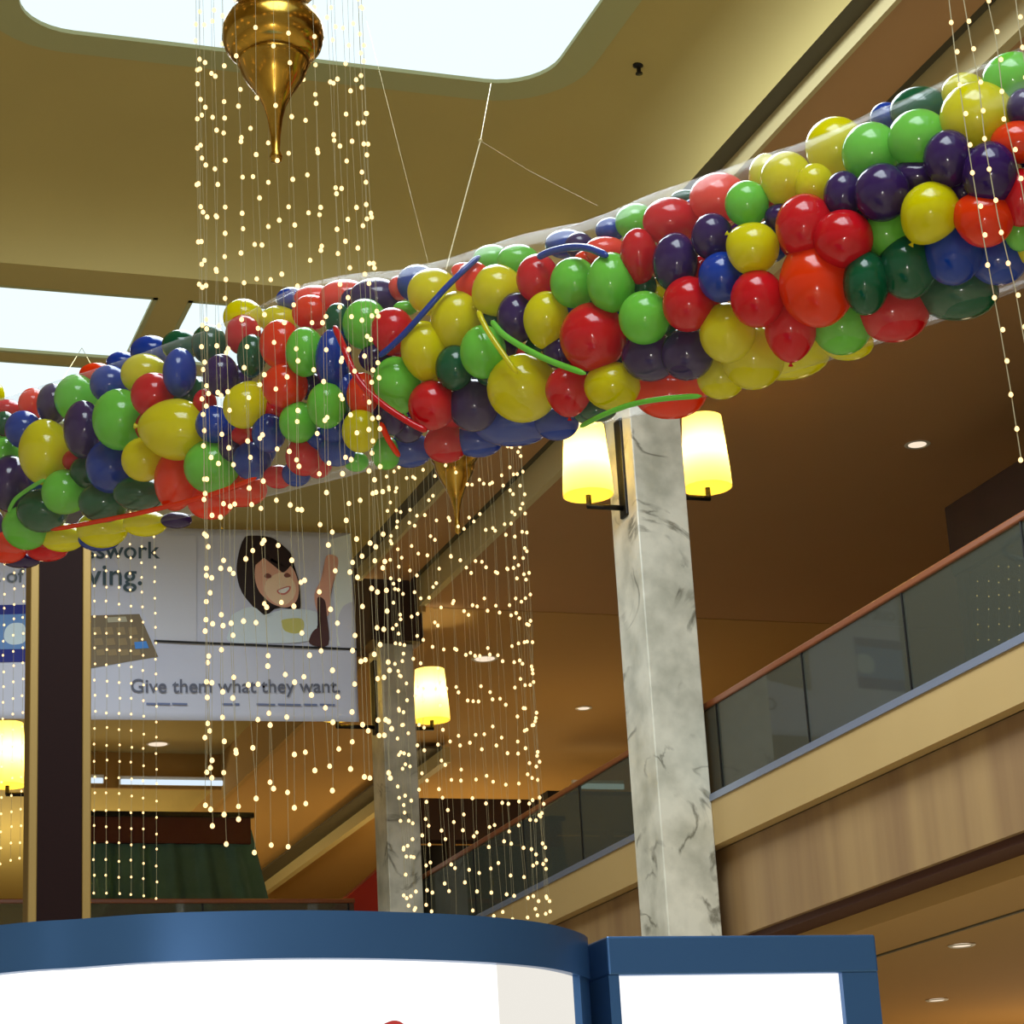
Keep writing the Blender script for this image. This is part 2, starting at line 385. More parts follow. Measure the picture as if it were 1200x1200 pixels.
# far left lamp: a column hidden beyond the pylon
c3 = column(4.75, 5.3, 33.1, 33.7, 11.9, 'far marble column hidden behind the dark pylon')
sconce(-1, 4.29, 33.4, 9.2, 'glowing yellow lamp at the left edge under the banner', h=.9, face=4.75)

# ------------------------------------------------------------------ dark pylon
p0 = onY(44, 900, 21); p1 = onY(96, 900, 21)
root = empty('dark_pylon', ((p0.x+p1.x)/2, 21.2, 0), 'dark maroon pylon with gilded edges rising left of the banner', 'pillar')
obj('shaft', bx(p0.x, p1.x, 21, 21.35, 0, 8.85), M['pylon'], root)
obj('gilded_edge', bx(p0.x-.08, p0.x, 20.98, 21.3, 0, 8.85, bev=.01), M['gold'], root)
obj('gilded_edge', bx(p1.x, p1.x+.08, 20.98, 21.3, 0, 8.85, bev=.01), M['gold'], root)

# ------------------------------------------------------------------ banner
YB = 29.6
def bp(x, y, off=0): p = onY(x, y, YB); p.y -= off; return p
tl, tr, br, bl = bp(-40, 611), bp(411, 625), bp(421, 846), bp(-40, 842)
broot = empty('banner', ((tl.x+tr.x)/2, YB, tl.z), 'large pale grey banner with a printed smiling child hanging beyond the pylon', 'banner')
bm = bmesh.new(); NX, NZ = 80, 24; g = []
for i in range(NX+1):
    row = []
    for j in range(NZ+1):
        u, v = i/NX, j/NZ
        p = (tl*(1-u)+tr*u)*(1-v) + (bl*(1-u)+br*u)*v
        p.y = YB + .010*math.sin(u*23+v*2)*(1-.5*v) + .02*max(0, u-.93)/.07*math.sin(v*9)
        row.append(bm.verts.new(p))
    g.append(row)
for i in range(NX):
    for j in range(NZ): bm.faces.new((g[i][j], g[i+1][j], g[i+1][j+1], g[i][j+1]))
cl = obj('banner_cloth', bm, M['banner'], broot, True)
so = cl.modifiers.new('thickness', 'SOLIDIFY'); so.thickness = .006
for q in ((405, 622), (-20, 611), (190, 617)):
    t = bmesh.new(); e = bp(*q); tube(t, [e, (e.x, YB, ZS+.02)], .008, 6); obj('hanging_cord', t, M['thread'], broot)
pm = {}
def ink(c):
    if c not in pm: pm[c] = mat('printed ink %d %d %d' % c, tuple(min(245, x*1.24) for x in c), .7)
    return pm[c]
def prnt(name, pts, c, off, sc=None, org=(0, 0)):
    if sc: pts = [(org[0]+x/sc, org[1]+y/sc) for x, y in pts]
    # smooth outline
    v = [bp(x, y, off) for x, y in pts]
    n = len(v); sm = []
    if n > 5:
        for i in range(n):
            a, b, c_, d = v[i-1], v[i], v[(i+1) % n], v[(i+2) % n]
            for t in (0, .25, .5, .75):
                sm.append(.5*((2*b)+(c_-a)*t+(2*a-5*b+4*c_-d)*t*t+(3*b-a-3*c_+d)*t*t*t))
    else: sm = v
    bm = bmesh.new(); prism(bm, sm, (0, .002, 0)); bmesh.ops.triangulate(bm, faces=[f for f in bm.faces if len(f.verts) > 4])
    return obj(name, bm, ink(c), broot)
K = (200, 600); S = 4.615
prnt('printed_background', [(118, 628), (230, 628), (230, 628.5), (230, 752), (186, 752)], (170, 172, 184), .016)
prnt('printed_background', [(860, 150), (970, 120), (990, 730), (900, 725)], (188, 196, 214), .018, S, K)
prnt('printed_hair', [(395, 145), (440, 130), (540, 140), (600, 180), (650, 230), (655, 280), (690, 370), (700, 520), (640, 525), (560, 510), (505, 570), (440, 510), (380, 430), (355, 330), (365, 230)], (30, 18, 22), .022, S, K)
prnt('printed_shirt', [(330, 560), (440, 515), (520, 570), (600, 530), (780, 540), (790, 620), (740, 700), (480, 712), (310, 702), (325, 620)], (176, 188, 206), .024, S, K)
prnt('printed_arm', [(840, 240), (900, 250), (895, 330), (865, 430), (850, 560), (800, 560), (775, 450), (820, 350)], (186, 140, 124), .024, S, K)
prnt('printed_sleeve', [(790, 470), (830, 480), (842, 560), (850, 720), (750, 715), (765, 650), (815, 600)], (66, 40, 42), .025, S, K)
prnt('printed_face', [(470, 260), (540, 235), (605, 270), (660, 310), (690, 400), (680, 480), (630, 518), (560, 505), (510, 470), (470, 420), (452, 340)], (184, 140, 122), .026, S, K)
prnt('printed_cheek', [(520, 370), (600, 330), (665, 380), (670, 450), (620, 505), (560, 495), (510, 440)], (206, 172, 148), .028, S, K)
prnt('printed_fringe', [(440, 200), (560, 170), (650, 260), (640, 300), (600, 330), (570, 275), (500, 235), (455, 290)], (36, 20, 22), .030, S, K)
prnt('printed_eye', [(505, 345), (520, 335), (540, 345), (540, 358), (522, 362), (506, 356)], (104, 60, 54), .031, S, K)
prnt('printed_eye', [(612, 340), (628, 333), (645, 345), (640, 355), (622, 358), (611, 350)], (104, 60, 54), .031, S, K)
prnt('printed_lips', [(572, 428), (604, 412), (644, 404), (642, 428), (616, 450), (586, 448)], (168, 96, 90), .031, S, K)
prnt('printed_teeth', [(580, 429), (606, 418), (636, 410), (634, 424), (613, 441), (589, 440)], (226, 214, 204), .033, S, K)
prnt('printed_mug', [(605, 585), (705, 580), (715, 640), (670, 660), (615, 645), (600, 610)], (166, 164, 96), .028, S, K)
prnt('printed_rule', [(180, 750.5), (418, 760.5), (418, 763), (180, 753)], (20, 20, 24), .035)
prnt('printed_calculator', [(100, 722), (163, 720), (185, 770), (100, 784)], (104, 92, 74), .020)
prnt('printed_screen', [(125, 724), (147, 723), (149, 729), (126, 730)], (150, 146, 128), .024)
for i in range(4):
    for j in range(3):
        prnt('printed_key', [(108+i*14+j*2, 736+j*13), (117+i*14+j*2, 735+j*13), (119+i*14+j*2, 744+j*12), (109+i*14+j*2, 745+j*12)], (124, 108, 80), .024)
prnt('printed_button', [(157, 753), (171, 752), (174, 760), (158, 761)], (64, 120, 190), .026)
prnt('printed_box', [(-40, 710), (31, 709), (31, 776), (-40, 777)], (24, 32, 110), .020)
prnt('printed_box_picture', [(-40, 722), (30, 720), (30, 761), (-40, 762)], (84, 118, 168), .024)
prnt('printed_box_picture', [(6, 738), (14, 731), (28, 733), (29, 752), (14, 756), (5, 750)], (170, 186, 206), .026)
def text(s, x0, x1, yb, xh, c, off=.03, bold=0):
    cu = bpy.data.curves.new('t', 'FONT'); cu.body = s; cu.extrude = .0; cu.offset = bold; cu.size = 1
    to = bpy.data.objects.new('t', cu); COL.objects.link(to)
    dg = bpy.context.evaluated_depsgraph_get(); me = bpy.data.meshes.new_from_object(to.evaluated_get(dg))
    bpy.data.objects.remove(to); me.name = 'printed_text'
    xs_ = [v.co.x for v in me.vertices]; a, b = min(xs_), max(xs_)
    P0, P1 = bp(x0, yb, off), bp(x1, yb, off); hgt = xh*(YB/26.8)/F*26.8*1.15   # world height of an em/2
    sc = (P1-P0).length/(b-a)
    dirx = (P1-P0).normalized()
    for v in me.vertices:
        q = P0 + dirx*((v.co.x-a)*sc); v.co = Vector((q.x, P0.y, q.z + v.co.y*sc*xh))
    me.materials.append(ink(c)); o = bpy.data.objects.new('printed_text', me); COL.objects.link(o); o.parent = broot
    o.matrix_parent_inverse = Matrix.Translation(-Vector(broot.location)); return o
text('guesswork', 58, 187, 655, 1.0, (52, 70, 82), bold=.01)
text('out of', -34, 28, 683, 1.0, (88, 96, 108), bold=.01)
text('giving.', 78, 166, 686, 1.0, (52, 70, 82), bold=.01)
text('Give them what they want.', 153, 398, 812, 1.0, (84, 88, 104), bold=.012)

for k_, (x0_, x1_) in enumerate(((171, 182), (184, 199), (201, 219), (260, 272), (274, 280), (300, 322), (325, 352), (355, 371), (374, 392))):
    b = bmesh.new(); a_ = bp(x0_, 823+x0_*.006, .03); c_ = bp(x1_, 825.5+x1_*.006, .03); box(b, a_.x, c_.x, a_.y, a_.y+.002, c_.z, a_.z); obj('small_print', b, M['small_print'], broot)

# ------------------------------------------------------------------ far shops, stall, lights
sroot = empty('draped_stall', (6.9, 37.5, 6.2), 'closed stall draped in dark green tarpaulin on the far deck', 'stall')
sp = [onY(x, y, 37) for x, y in ((96, 968), (295, 972), (320, 1092), (88, 1092))]
bm = bmesh.new(); N = 40; fr = []
A, B, C_, D_ = sp; C_.z = D_.z = 6.2; C_.x += .25; D_.x -= .1
for i in range(N+1):
    u = i/N; t = A*(1-u)+B*u; b = D_*(1-u)+C_*u; w_ = .05*math.sin(u*34)+.03*math.sin(u*71)
    fr.append([bm.verts.new((t.x, t.y+w_*.4, t.z)), bm.verts.new(((t.x+b.x)/2, t.y-.15+w_*1.5, (t.z+b.z)/2)), bm.verts.new((b.x, b.y-.35+w_*3, b.z))])
for i in range(N):
    for j in range(2): bm.faces.new((fr[i][j], fr[i+1][j], fr[i+1][j+1], fr[i][j+1]))
rightb = [bm.verts.new((v.co.x, 39.5, v.co.z)) for v in fr[-1]]; leftb = [bm.verts.new((v.co.x, 39.5, v.co.z)) for v in fr[0]]
for j in range(2):
    bm.faces.new((fr[-1][j], rightb[j], rightb[j+1], fr[-1][j+1])); bm.faces.new((fr[0][j], leftb[j], leftb[j+1], fr[0][j+1]))
obj('tarpaulin', bm, M['tarp'], sroot, True)
t0 = onY(98, 958, 37); t1 = onY(292, 962, 37)
obj('roof_board', bx(t0.x, t1.x, 36.9, 39.5, A.z-.28, t0.z+.02), M['maroon'], sroot)
obj('roof_frame', bx(t0.x-.05, t1.x+.05, 36.85, 36.95, t0.z, t0.z+.08), M['black'], sroot)

r0, r1 = onY(372, 1070, 38), onY(434, 1000, 38)
rr = empty('red_awning', (r0.x+.6, 38.3, 6.2), 'small red awning beside the distant marble column', 'awning')
bm = bmesh.new(); prism(bm, [(r0.x, 38, r0.z-.15), (r1.x+.6, 38, r1.z+.1), (r1.x+.6, 38, r0.z-.15)], (0, .9, 0)); obj('canopy', bm, M['red'], rr)
pz = bx(r0.x+.5, r0.x+.58, 38.2, 38.28, 6.2, r0.z+.1); box(pz, r1.x+.4, r1.x+.48, 38.2, 38.28, 6.2, r0.z); obj('post', pz, M['black'], rr)

def shopf(name, x0, x1, Y, z1, label, mt):
    root = empty('storefront', ((x0+x1)/2, Y, 6.2), label, 'shopfront')
    obj('header', bx(x0, x1, Y, Y+.4, z1-.75, z1), mt, root)
    obj('display_wall', bx(x0+.1, x1-.1, Y+.8, Y+1.2, 6.2, z1-.7), M['shopblack'], root)
    for k in range(4):
        xx = x0+(x1-x0-.14)*k/3; obj('pillar', bx(xx, xx+.14, Y, Y+.3, 6.2, z1-.75), M['shop'], root)
    return root
shopf('s', 12.1, 14.7, 40, 10.05, 'dark brown shopfront seen behind the second light curtain', M['shop'])
shopf('s', 15.1, 18.6, 40.6, 10.35, 'black shopfront between light curtain and near marble column', M['shopblack'])
def tubelight(x0, x1, yy, Y, label, i=0):
    a, b = onY(x0, yy, Y), onY(x1, yy, Y)
    root = empty('fluorescent_light', ((a.x+b.x)/2, Y, a.z), label, 'ceiling light', 'cool white strip lights in the far corridor')
    obj('housing', bx(a.x, b.x, Y+.02, Y+.1, a.z-.05, a.z+.12), M['white'], root)
    bm = bmesh.new(); tube(bm, [(a.x+.03, Y, a.z), (b.x-.03, Y, a.z)], .055, 8); obj('tube', bm, M['tube_light'], root)
tubelight(-10, 30, 913, 44.8, 'cool white strip light at the left edge, left of the pylon')
tubelight(105, 122, 914.5, 44.8, 'short cool white strip light just right of the dark pylon')
tubelight(140, 266, 916, 44.8, 'long cool white strip light right of the dark pylon')
tubelight(672, 732, 921, 40.5, 'cool white strip light left of the near marble column')

def downlight(x, y, z, r, label):
    p = onZ(x, y, z); root = empty('recessed_downlight', p, label, 'ceiling light', 'recessed downlights')
    b = lathe(bmesh.new(), (p.x, p.y), [(r, z+.0), (r+.03, z-.012), (r+.05, z+.0)], 24); obj('trim_ring', b, M['white'], root, True)
    b = bmesh.new(); tube(b, [(p.x, p.y, z-.004), (p.x, p.y, z+.01)], r, 24); obj('lens', b, M['down'], root)
downlight(1075, 521, 11.09, .11, 'recessed downlight in gallery ceiling below the right end of the garland')
downlight(684, 830, 11.08, .10, 'recessed downlight left of the near marble column')
downlight(568, 772, 11.08, .16, 'recessed downlight seen through the second light curtain')
downlight(185, 872, 11.89, .18, 'recessed downlight under the banner right of the pylon')
downlight(1127, 1108, 4.59, .09, 'upper recessed downlight in the lower ceiling at bottom right')
downlight(1098, 1172, 4.59, .09, 'lower recessed downlight in the lower ceiling at bottom right')

s0 = onX(1107, 606, 14.0)
root = empty('storefront', (14.3, s0.y-2.5, 6.2), 'dark brown shop pier standing behind the gallery handrail at right', 'shopfront')
obj('header', bx(14.0, 14.6, s0.y-5, s0.y, s0.z-.75, s0.z+.12, bev=.03), M['shop'], root)
obj('display_wall', bx(14.1, 14.5, s0.y-4.9, s0.y-.08, 6.2, s0.z-.75), M['shopblack'], root)
for k in range(4): obj('pillar', bx(14.03, 14.25, s0.y-.2-k*1.5, s0.y-.05-k*1.5, 6.2, s0.z-.75), M['shop'], root)

# sprinkler on the ceiling
sk = onZ(748, 74, ZT)
root = empty('sprinkler', sk, 'small black sprinkler head on the ceiling right of skylight', 'sprinkler')
b = bmesh.new(); lathe(b, (sk.x, sk.y), [(.0, ZT+.0), (.055, ZT-.01), (.055, ZT-.03), (.02, ZT-.05), (.02, ZT-.1)], 12); obj('body', b, M['black'], root)
b = bmesh.new(); lathe(b, (sk.x, sk.y), [(.0, ZT-.1), (.035, ZT-.105), (.035, ZT-.115), (0, ZT-.12)], 12); obj('deflector', b, M['black'], root)

# ------------------------------------------------------------------ kiosk
kp = [(0.2, 6.45), (0.42, 6.12)] + [tuple(onZ(x, y, 2.5)[:2]) for x, y in ((0, 1084), (90, 1077), (180, 1070.5), (300, 1067), (400, 1067), (500, 1070), (575, 1074.5), (633, 1081), (668, 1089), (687, 1097))] + [(2.36, 6.12), (2.38, 6.3)]
def smooth(pts, k=5):
    out = []
    for i in range(len(pts)-1):
        a = pts[max(i-1, 0)]; b = pts[i]; c = pts[i+1]; d = pts[min(i+2, len(pts)-1)]
        for t in range(k):
            t /= k; out.append(tuple(.5*((2*b[j])+(c[j]-a[j])*t+(2*a[j]-5*b[j]+4*c[j]-d[j])*t*t+(3*b[j]-a[j]-3*c[j]+d[j])*t*t*t) for j in (0, 1)))
    out.append(pts[-1]); return out
ks = smooth(kp)
def inset(pts, d):
    out = []
    for i, p in enumerate(pts):
        a = pts[max(i-1, 0)]; b = pts[min(i+1, len(pts)-1)]; tx, ty = b[0]-a[0], b[1]-a[1]; l = math.hypot(tx, ty) or 1
        out.append((p[0]-ty/l*d, p[1]+tx/l*d))
    return out
def wallstrip(pts, th, z0, z1):
    bm = bmesh.new(); q = inset(pts, th); n = len(pts)
    V = [[bm.verts.new((x, y, z)) for x, y in L_] for L_, z in ((pts, z0), (q, z0), (q, z1), (pts, z1))]
    for i in range(n-1):
        for k in range(4): bm.faces.new((V[k][i], V[k][i+1], V[(k+1) % 4][i+1], V[(k+1) % 4][i]))
    for i in (0, n-1): bm.faces.new([V[k][i] for k in range(4)])
    return bm
kroot = empty('directory_kiosk', (1.3, 6.2, 0), 'blue framed directory kiosk with curved white backlit panel at the bottom', 'kiosk')
top_bm = bmesh.new(); prism(top_bm, [(x, y, 2.385) for x, y in ks] + [(2.38, 6.9, 2.385), (0.2, 6.9, 2.385)], (0, 0, .115))
bmesh.ops.triangulate(top_bm, faces=[f for f in top_bm.faces if len(f.verts) > 4])
kt = obj('top_frame', top_bm, M['kiosk'], kroot, True); kt.data.set_sharp_from_angle(angle=math.radians(40))
iin = inset(ks, .03)
obj('backlit_panel', wallstrip(iin[2:-12], .02, .6, 2.39), M['lightbox'], kroot, True)
obj('corner_post', wallstrip(inset(ks, .004)[-14:], .05, 0, 2.39), M['kiosk'], kroot)
obj('base', wallstrip(inset(ks, .01), .5, 0, .6), M['kiosk'], kroot)
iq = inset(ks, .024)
obj('panel_shade_print', wallstrip(iq[-25:-13], .004, .6, 2.385), M['panel_shade_print'], kroot, True)
dc = onY(460, 1214, 5.62); b = bmesh.new(); tube(b, [(dc.x, 5.60, dc.z), (dc.x, 5.64, dc.z)], .035, 24); obj('panel_emblem', b, M['panel_red'], kroot)
# flat wing
wroot = empty('directory_kiosk', (2.8, 6.1, 0), 'flat blue framed lightbox with white panel joined right of curved kiosk', 'kiosk')
wa = onZ(692, 1101, 2.5); wb = onZ(1031, 1091, 2.5)
X0, X1, Y0 = wa.x+.01, wb.x, wb.y+.03
px = lambda x, y: onY(x, y, Y0)
i0, i1 = px(727, 1160).x, px(989, 1160).x; zt = px(860, 1141).z; ztop = px(860, 1096).z
obj('top_frame', bx(X0, X1, Y0, Y0+.32, zt, ztop, bev=.006), M['kiosk'], wroot)
obj('post', bx(X0, i0, Y0+.003, Y0+.32, 0, zt), M['kiosk'], wroot)
obj('post', bx(i1, X1-.003, Y0+.003, Y0+.32, 0, zt), M['kiosk'], wroot)
obj('backlit_panel', bx(i0, i1, Y0+.025, Y0+.05, .6, zt), M['lightbox'], wroot)
obj('base', bx(i0, i1, Y0+.003, Y0+.32, 0, .6), M['kiosk'], wroot)

# ------------------------------------------------------------------ chandeliers and their strands of fairy lights
bulb_me = None
def bulb_mesh(r):
    bm = bmesh.new(); bmesh.ops.create_icosphere(bm, subdivisions=2, radius=r)
    for v in bm.verts:
        if v.co.z > 0: v.co.z *= 1.3
    me = bpy.data.meshes.new('bulb'); bm.to_mesh(me); bm.free(); me.materials.append(M['bulb'])
    for p in me.polygons: p.use_smooth = True
    return me
BM = {}
def strand(pts, spacing, jit, r, wr, label, group, first=0):
    root = empty('light_strand', pts[0], label, 'string lights', group)
    bm = bmesh.new(); tube(bm, pts, wr, 4); obj('wire', bm, M['wire'], root)
    if r not in BM: BM[r] = bulb_mesh(r)
    L_ = [0]
    P = [Vector(p) for p in pts]
    for i in range(len(P)-1): L_.append(L_[-1]+(P[i+1]-P[i]).length)
    s = L_[-1]
    while s >= first+.02:
        t = min(max(s+(random.uniform(-jit, jit) if s < L_[-1] else 0), 0), L_[-1])
        k = max(i for i in range(len(P)-1) if L_[i] <= t+1e-9)
        p = P[k].lerp(P[k+1], (t-L_[k])/(L_[k+1]-L_[k]))
        b = bpy.data.objects.new('bulb', BM[r]); COL.objects.link(b); b.parent = root
        b.location = p-P[0]+Vector((random.uniform(-1, 1)*wr*4, -wr*2, 0))
        s -= spacing
    return root
def curtain(cx, cy, R, n, ztop, zbot, spacing, jit, r, wr, labels, group, keep=None):
    made = []
    for k in range(n):
        a = 2*PI*(k+random.uniform(-.25, .25))/n; rr_ = R*random.uniform(.96, 1.0)
        x, y = cx+rr_*math.cos(a), cy+rr_*math.sin(a)
        if keep and not keep(x, y): continue
        zb = zbot(a) if callable(zbot) else zbot
        pts = []; m_ = 7
        for i in range(m_):
            z = ztop+(zb-ztop)*i/(m_-1); dd = .008*i**.5
            pts.append((x+random.uniform(-dd, dd), y+random.uniform(-dd, dd), z))
        made.append((x, y, strand(pts, spacing, jit, r, wr, 'x', group)))
    made.sort(key=lambda t: t[0]/t[1])
    for k, t in enumerate(made): t[2]['label'] = labels(k, len(made))
ONES = ['', 'first', 'second', 'third', 'fourth', 'fifth', 'sixth', 'seventh', 'eighth', 'ninth', 'tenth', 'eleventh', 'twelfth', 'thirteenth', 'fourteenth', 'fifteenth', 'sixteenth', 'seventeenth', 'eighteenth', 'nineteenth', 'twentieth', 'twenty-first', 'twenty-second']
def side_label(base):
    def f(k, n):
        if k < n/2: return base % (ONES[k+1]+' from the left')
        return base % (ONES[n-k]+' from the right')
    return f
def chandelier(c, prof, zc, wheelR, label, k=1):
    root = empty('brass_chandelier', (c[0], c[1], prof[0][1]), label, 'chandelier')
    b = bmesh.new(); lathe(b, c, prof, 48); obj('finial', b, M['brass'], root, True)
    zt_ = prof[-1][1]
    b = bmesh.new(); tube(b, [(c[0], c[1], zt_-.02), (c[0], c[1], zc)], .012*k, 12); obj('stem', b, M['brass'], root)
    b = bmesh.new()
    ring = [(c[0]+wheelR*math.cos(i*2*PI/40), c[1]+wheelR*math.sin(i*2*PI/40), zt_) for i in range(41)]
    tube(b, ring, .022, 8, False)
    obj('light_ring', b, M['brass'], root, True)
    for i in range(4):
        q = i*PI/2+.4; b = bmesh.new()
        tube(b, [(c[0]+.03*math.cos(q), c[1]+.03*math.sin(q), zt_), (c[0]+wheelR*math.cos(q), c[1]+wheelR*math.sin(q), zt_)], .01, 8); obj('spoke', b, M['brass'], root)
    return root
# near chandelier: profile measured in pixels of the photograph at its distance
C1 = (2.145, 8.5)
D1 = 9.7; q = D1/F
def z1(y): return onY(321, y, 8.5).z
P1 = [(0, 191), (6, 189), (7.5, 183), (5, 177), (6, 160), (9, 140), (13, 125), (21, 110), (31, 97), (38, 86), (41, 77), (44, 73), (43, 71), (38, 70), (38, 68), (46, 66), (51, 63), (57, 56), (60.5, 45), (60, 34), (54, 22), (43, 12), (33, 7), (30, 3), (34, 0), (52, -10), (66, -24), (64, -28), (40, -34), (20, -48), (14, -75), (18, -95)]
chandelier(C1, [(r*q, z1(y)) for r, y in P1], 12.4, .355, 'large brass chandelier finial hanging under the skylight, ringed by fairy lights')
GL1 = 'strands of the near light curtain'
def zb1(a):
    c, s = math.cos(a), math.sin(a)
    base = 3.36 + .22*max(0, c)
    return base + random.uniform(-.14, .16)
curtain(C1[0]+.03, C1[1], .355, 30, z1(-95), zb1, .235, .055, .0089, .0008, side_label('strand of warm fairy lights in the near light curtain, %s'), GL1)
C2 = (4.69, 14.0); q2 = 15.5/F
def z2(y): return onY(529, y, 14.0).z
P2 = [(0, 626), (3, 624), (4, 618), (3, 610), (4, 598), (7, 585), (12, 572), (19, 560), (23, 551), (24, 544), (27, 540), (32, 528), (33, 516), (30, 505), (20, 496), (17, 480), (24, 470), (14, 450), (10, 420)]
chandelier(C2, [(r*q2, z2(y)) for r, y in P2], z2(400), .46, 'smaller brass chandelier finial hanging below the balloon garland')
b = bmesh.new(); e0 = onZ(431, 92, ZT); e0 = onY(431, 92, 17.8); e0.z = ZT
tube(b, [(C2[0], C2[1], z2(402)), e0], .0005, 6); tag(obj('suspension_wire', b, M['thread']), 'thin slanting wire from ceiling to the farther brass chandelier', 'wire')
curtain(4.69, 14.0, .455, 37, z2(420), lambda a: 3.88-.05*math.cos(a)+random.choice((0, 0, .02, .05, .16)), .295, .045, .0104, .0008, side_label('strand of warm fairy lights in the farther light curtain, %s'), 'strands of the farther light curtain')
# far, pale curtain behind the pylon
C3 = onY(95, 800, 24)
b = bmesh.new(); rg = [(C3.x+.86*math.cos(i*2*PI/40), 24+.86*math.sin(i*2*PI/40), 10.0) for i in range(41)]
tube(b, rg, .035, 6, False); R3 = empty('light_hoop', (C3.x, 24, 10.0), 'hoop carrying the small fairy lights behind the dark pylon', 'light fixture'); obj('hoop', b, M['black'], R3)
b = bmesh.new()
for s in (-1, 1): tube(b, [(C3.x+s*.86, 24, 10.0), (C3.x, 24, 11.6)], .004, 4)
obj('hanging_cord', b, M['thread'], R3)
for x in (2, 14, 25, 110, 124, 139, 153, 167, 182):
    yy = 24.0
    for _ in range(12):
        u = (onY(x, 850, yy).x-C3.x)/.86; u = max(-1, min(1, u)); yy = 24-.86*math.sqrt(1-u*u)
    zb = 5.5 if x > 50 else 5.9
    t = onY(x, 850, yy); t.x = C3.x+.86*u
    side = 'right of the dark pylon' if x > 50 else 'left of the dark pylon'
    nm = {2: 'first', 14: 'second', 25: 'third', 110: 'first', 124: 'second', 139: 'third', 153: 'fourth', 167: 'fifth', 182: 'sixth'}[x]
    strand([(t.x, yy, 10.0), (t.x+.01, yy, 7.5), (t.x, yy, zb)], .165, .012, .011, .0016, '%s strand of tiny fairy lights %s, counted from the left' % (nm, side), 'small strands behind the dark pylon')
# near strands at the right edge
GR = 'strands in front of the right end of the garland'
YR = 6.5
for pts, lab in ((((1110, -20), (1119, 60), (1128, 125), (1136, 180), (1149, 260), (1160, 320), (1172, 385), (1184, 455), (1197, 540)), 'leftmost strand crossing the right end of the balloon garland'),
                 (((1126, -20), (1138, 50), (1147, 97), (1155, 173), (1170, 257), (1190, 340), (1204, 420)), 'second strand from left across the right end of garland'),
                 (((1153, -20), (1168, 50), (1178, 140), (1197, 217), (1215, 320)), 'third strand from left at the right end of the garland'),
                 (((1188, -20), (1194, 30), (1203, 90), (1215, 160)), 'strand of lights at the extreme top right corner')):
    strand([tuple(onY(x, y, YR)) for x, y in pts], .118, .008, .0082, .0022, lab, GR)
b = bmesh.new(); hp = [tuple(onY(x, -20, YR)) for x in (1090, 1110, 1126, 1153, 1188, 1260)]
tube(b, hp, .015, 8); R4 = empty('light_hoop', hp[2], 'bar above the top right corner carrying near light strands', 'light fixture'); obj('bar', b, M['brass'], R4)
b = bmesh.new(); tube(b, [hp[3], (hp[3][0], hp[3][1], 11.6)], .005, 6); obj('hanging_cord', b, M['thread'], R4)
# faint strands added behind the balcony glass, standing in for reflected lights
for k, x in enumerate((1143, 1156, 1168, 1180, 1192)):
    a_, b_ = onX(x, 640, 14.0), onX(x+3, 750, 14.0); zt_ = s0.z-.6
    strand([(13.996, a_.y, zt_), (13.996, a_.y, a_.z-.2), (13.996, b_.y, b_.z)], .17, .03, .008, .001, '%s faint strand standing in for lights reflected in right balcony glass' % ('leftmost', 'second', 'third', 'fourth', 'rightmost')[k], 'stand-in strands for reflections in the balcony glass', first=.3)

# ------------------------------------------------------------------ the balloon garland
AX = [(-120, 603, 14.9), (-60, 588, 14.5), (0, 565, 14), (100, 540, 13.3), (200, 512, 12.6), (300, 482, 12.1), (400, 452, 11.6), (500, 430, 11.3), (600, 408, 11), (700, 382, 10.6), (800, 350, 10.3), (900, 318, 10.0), (1000, 283, 9.8), (1100, 243, 9.65), (1200, 200, 9.5), (1320, 150, 9.4)]
def axis(x):
    for i in range(len(AX)-1):
        a, b = AX[i], AX[i+1]
        if x <= b[0] or i == len(AX)-2:
            t = (x-a[0])/(b[0]-a[0]); return a[1]+(b[1]-a[1])*t, a[2]+(b[2]-a[2])*t, math.atan2(b[1]-a[1], b[0]-a[0])
RT = .47
# (x, y, rx, ry, colour, depth layer[, neck direction in degrees, 0 = right, 90 = up])
c4 = [(25,535,42,28,'R',1),(115,520,45,50,'O',1),(185,520,50,65,'P',1),(15,590,35,40,'D',1),(82,610,58,60,'B',.3),(10,700,55,55,'G',.8),(158,690,82,105,'Y',0),(292,610,62,92,'P',0),
(270,500,70,75,'G',.8),(420,575,85,97,'G',0),(385,450,62,60,'B',.8),(508,415,75,65,'Y',.4),(540,490,72,72,'R',0),(530,335,65,50,'B',1),(430,375,50,35,'B',1.6),(340,415,55,35,'O',1.6),
(635,315,60,50,'D',1),(632,410,52,78,'B',0),(620,610,120,95,'Y',0,175),(35,800,65,90,'P',.7),(385,740,75,85,'B',.9),(505,715,70,70,'Y',0),(225,830,75,68,'G',0,-30),
(150,895,82,70,'D',.6),(365,865,80,65,'D',.6),(490,835,82,55,'D',.6),(615,790,65,95,'O',.5),(90,955,75,70,'G',0,60),(220,990,70,45,'Y',1),(360,960,80,60,'Y',1),(510,940,70,42,'Y',1.1),
(25,1025,65,50,'O',.5),(165,1030,68,40,'R',1),(75,1070,60,25,'P',1.2),(350,995,68,38,'B',1.4),(740,860,75,60,'O',1),(745,740,88,85,'G',.5),(850,825,80,52,'O',1),(275,720,50,40,'R',1.8),
(300,760,50,50,'D',1.5),(620,930,50,25,'P',1.9),(525,600,45,50,'R',1.8),(-60,560,60,60,'B',.5),(-70,700,80,80,'R',.3),(-60,830,80,80,'Y',.5),(-70,960,80,80,'P',.6),(-40,490,50,50,'Y',1),(0,610,40,40,'G',1.4)]
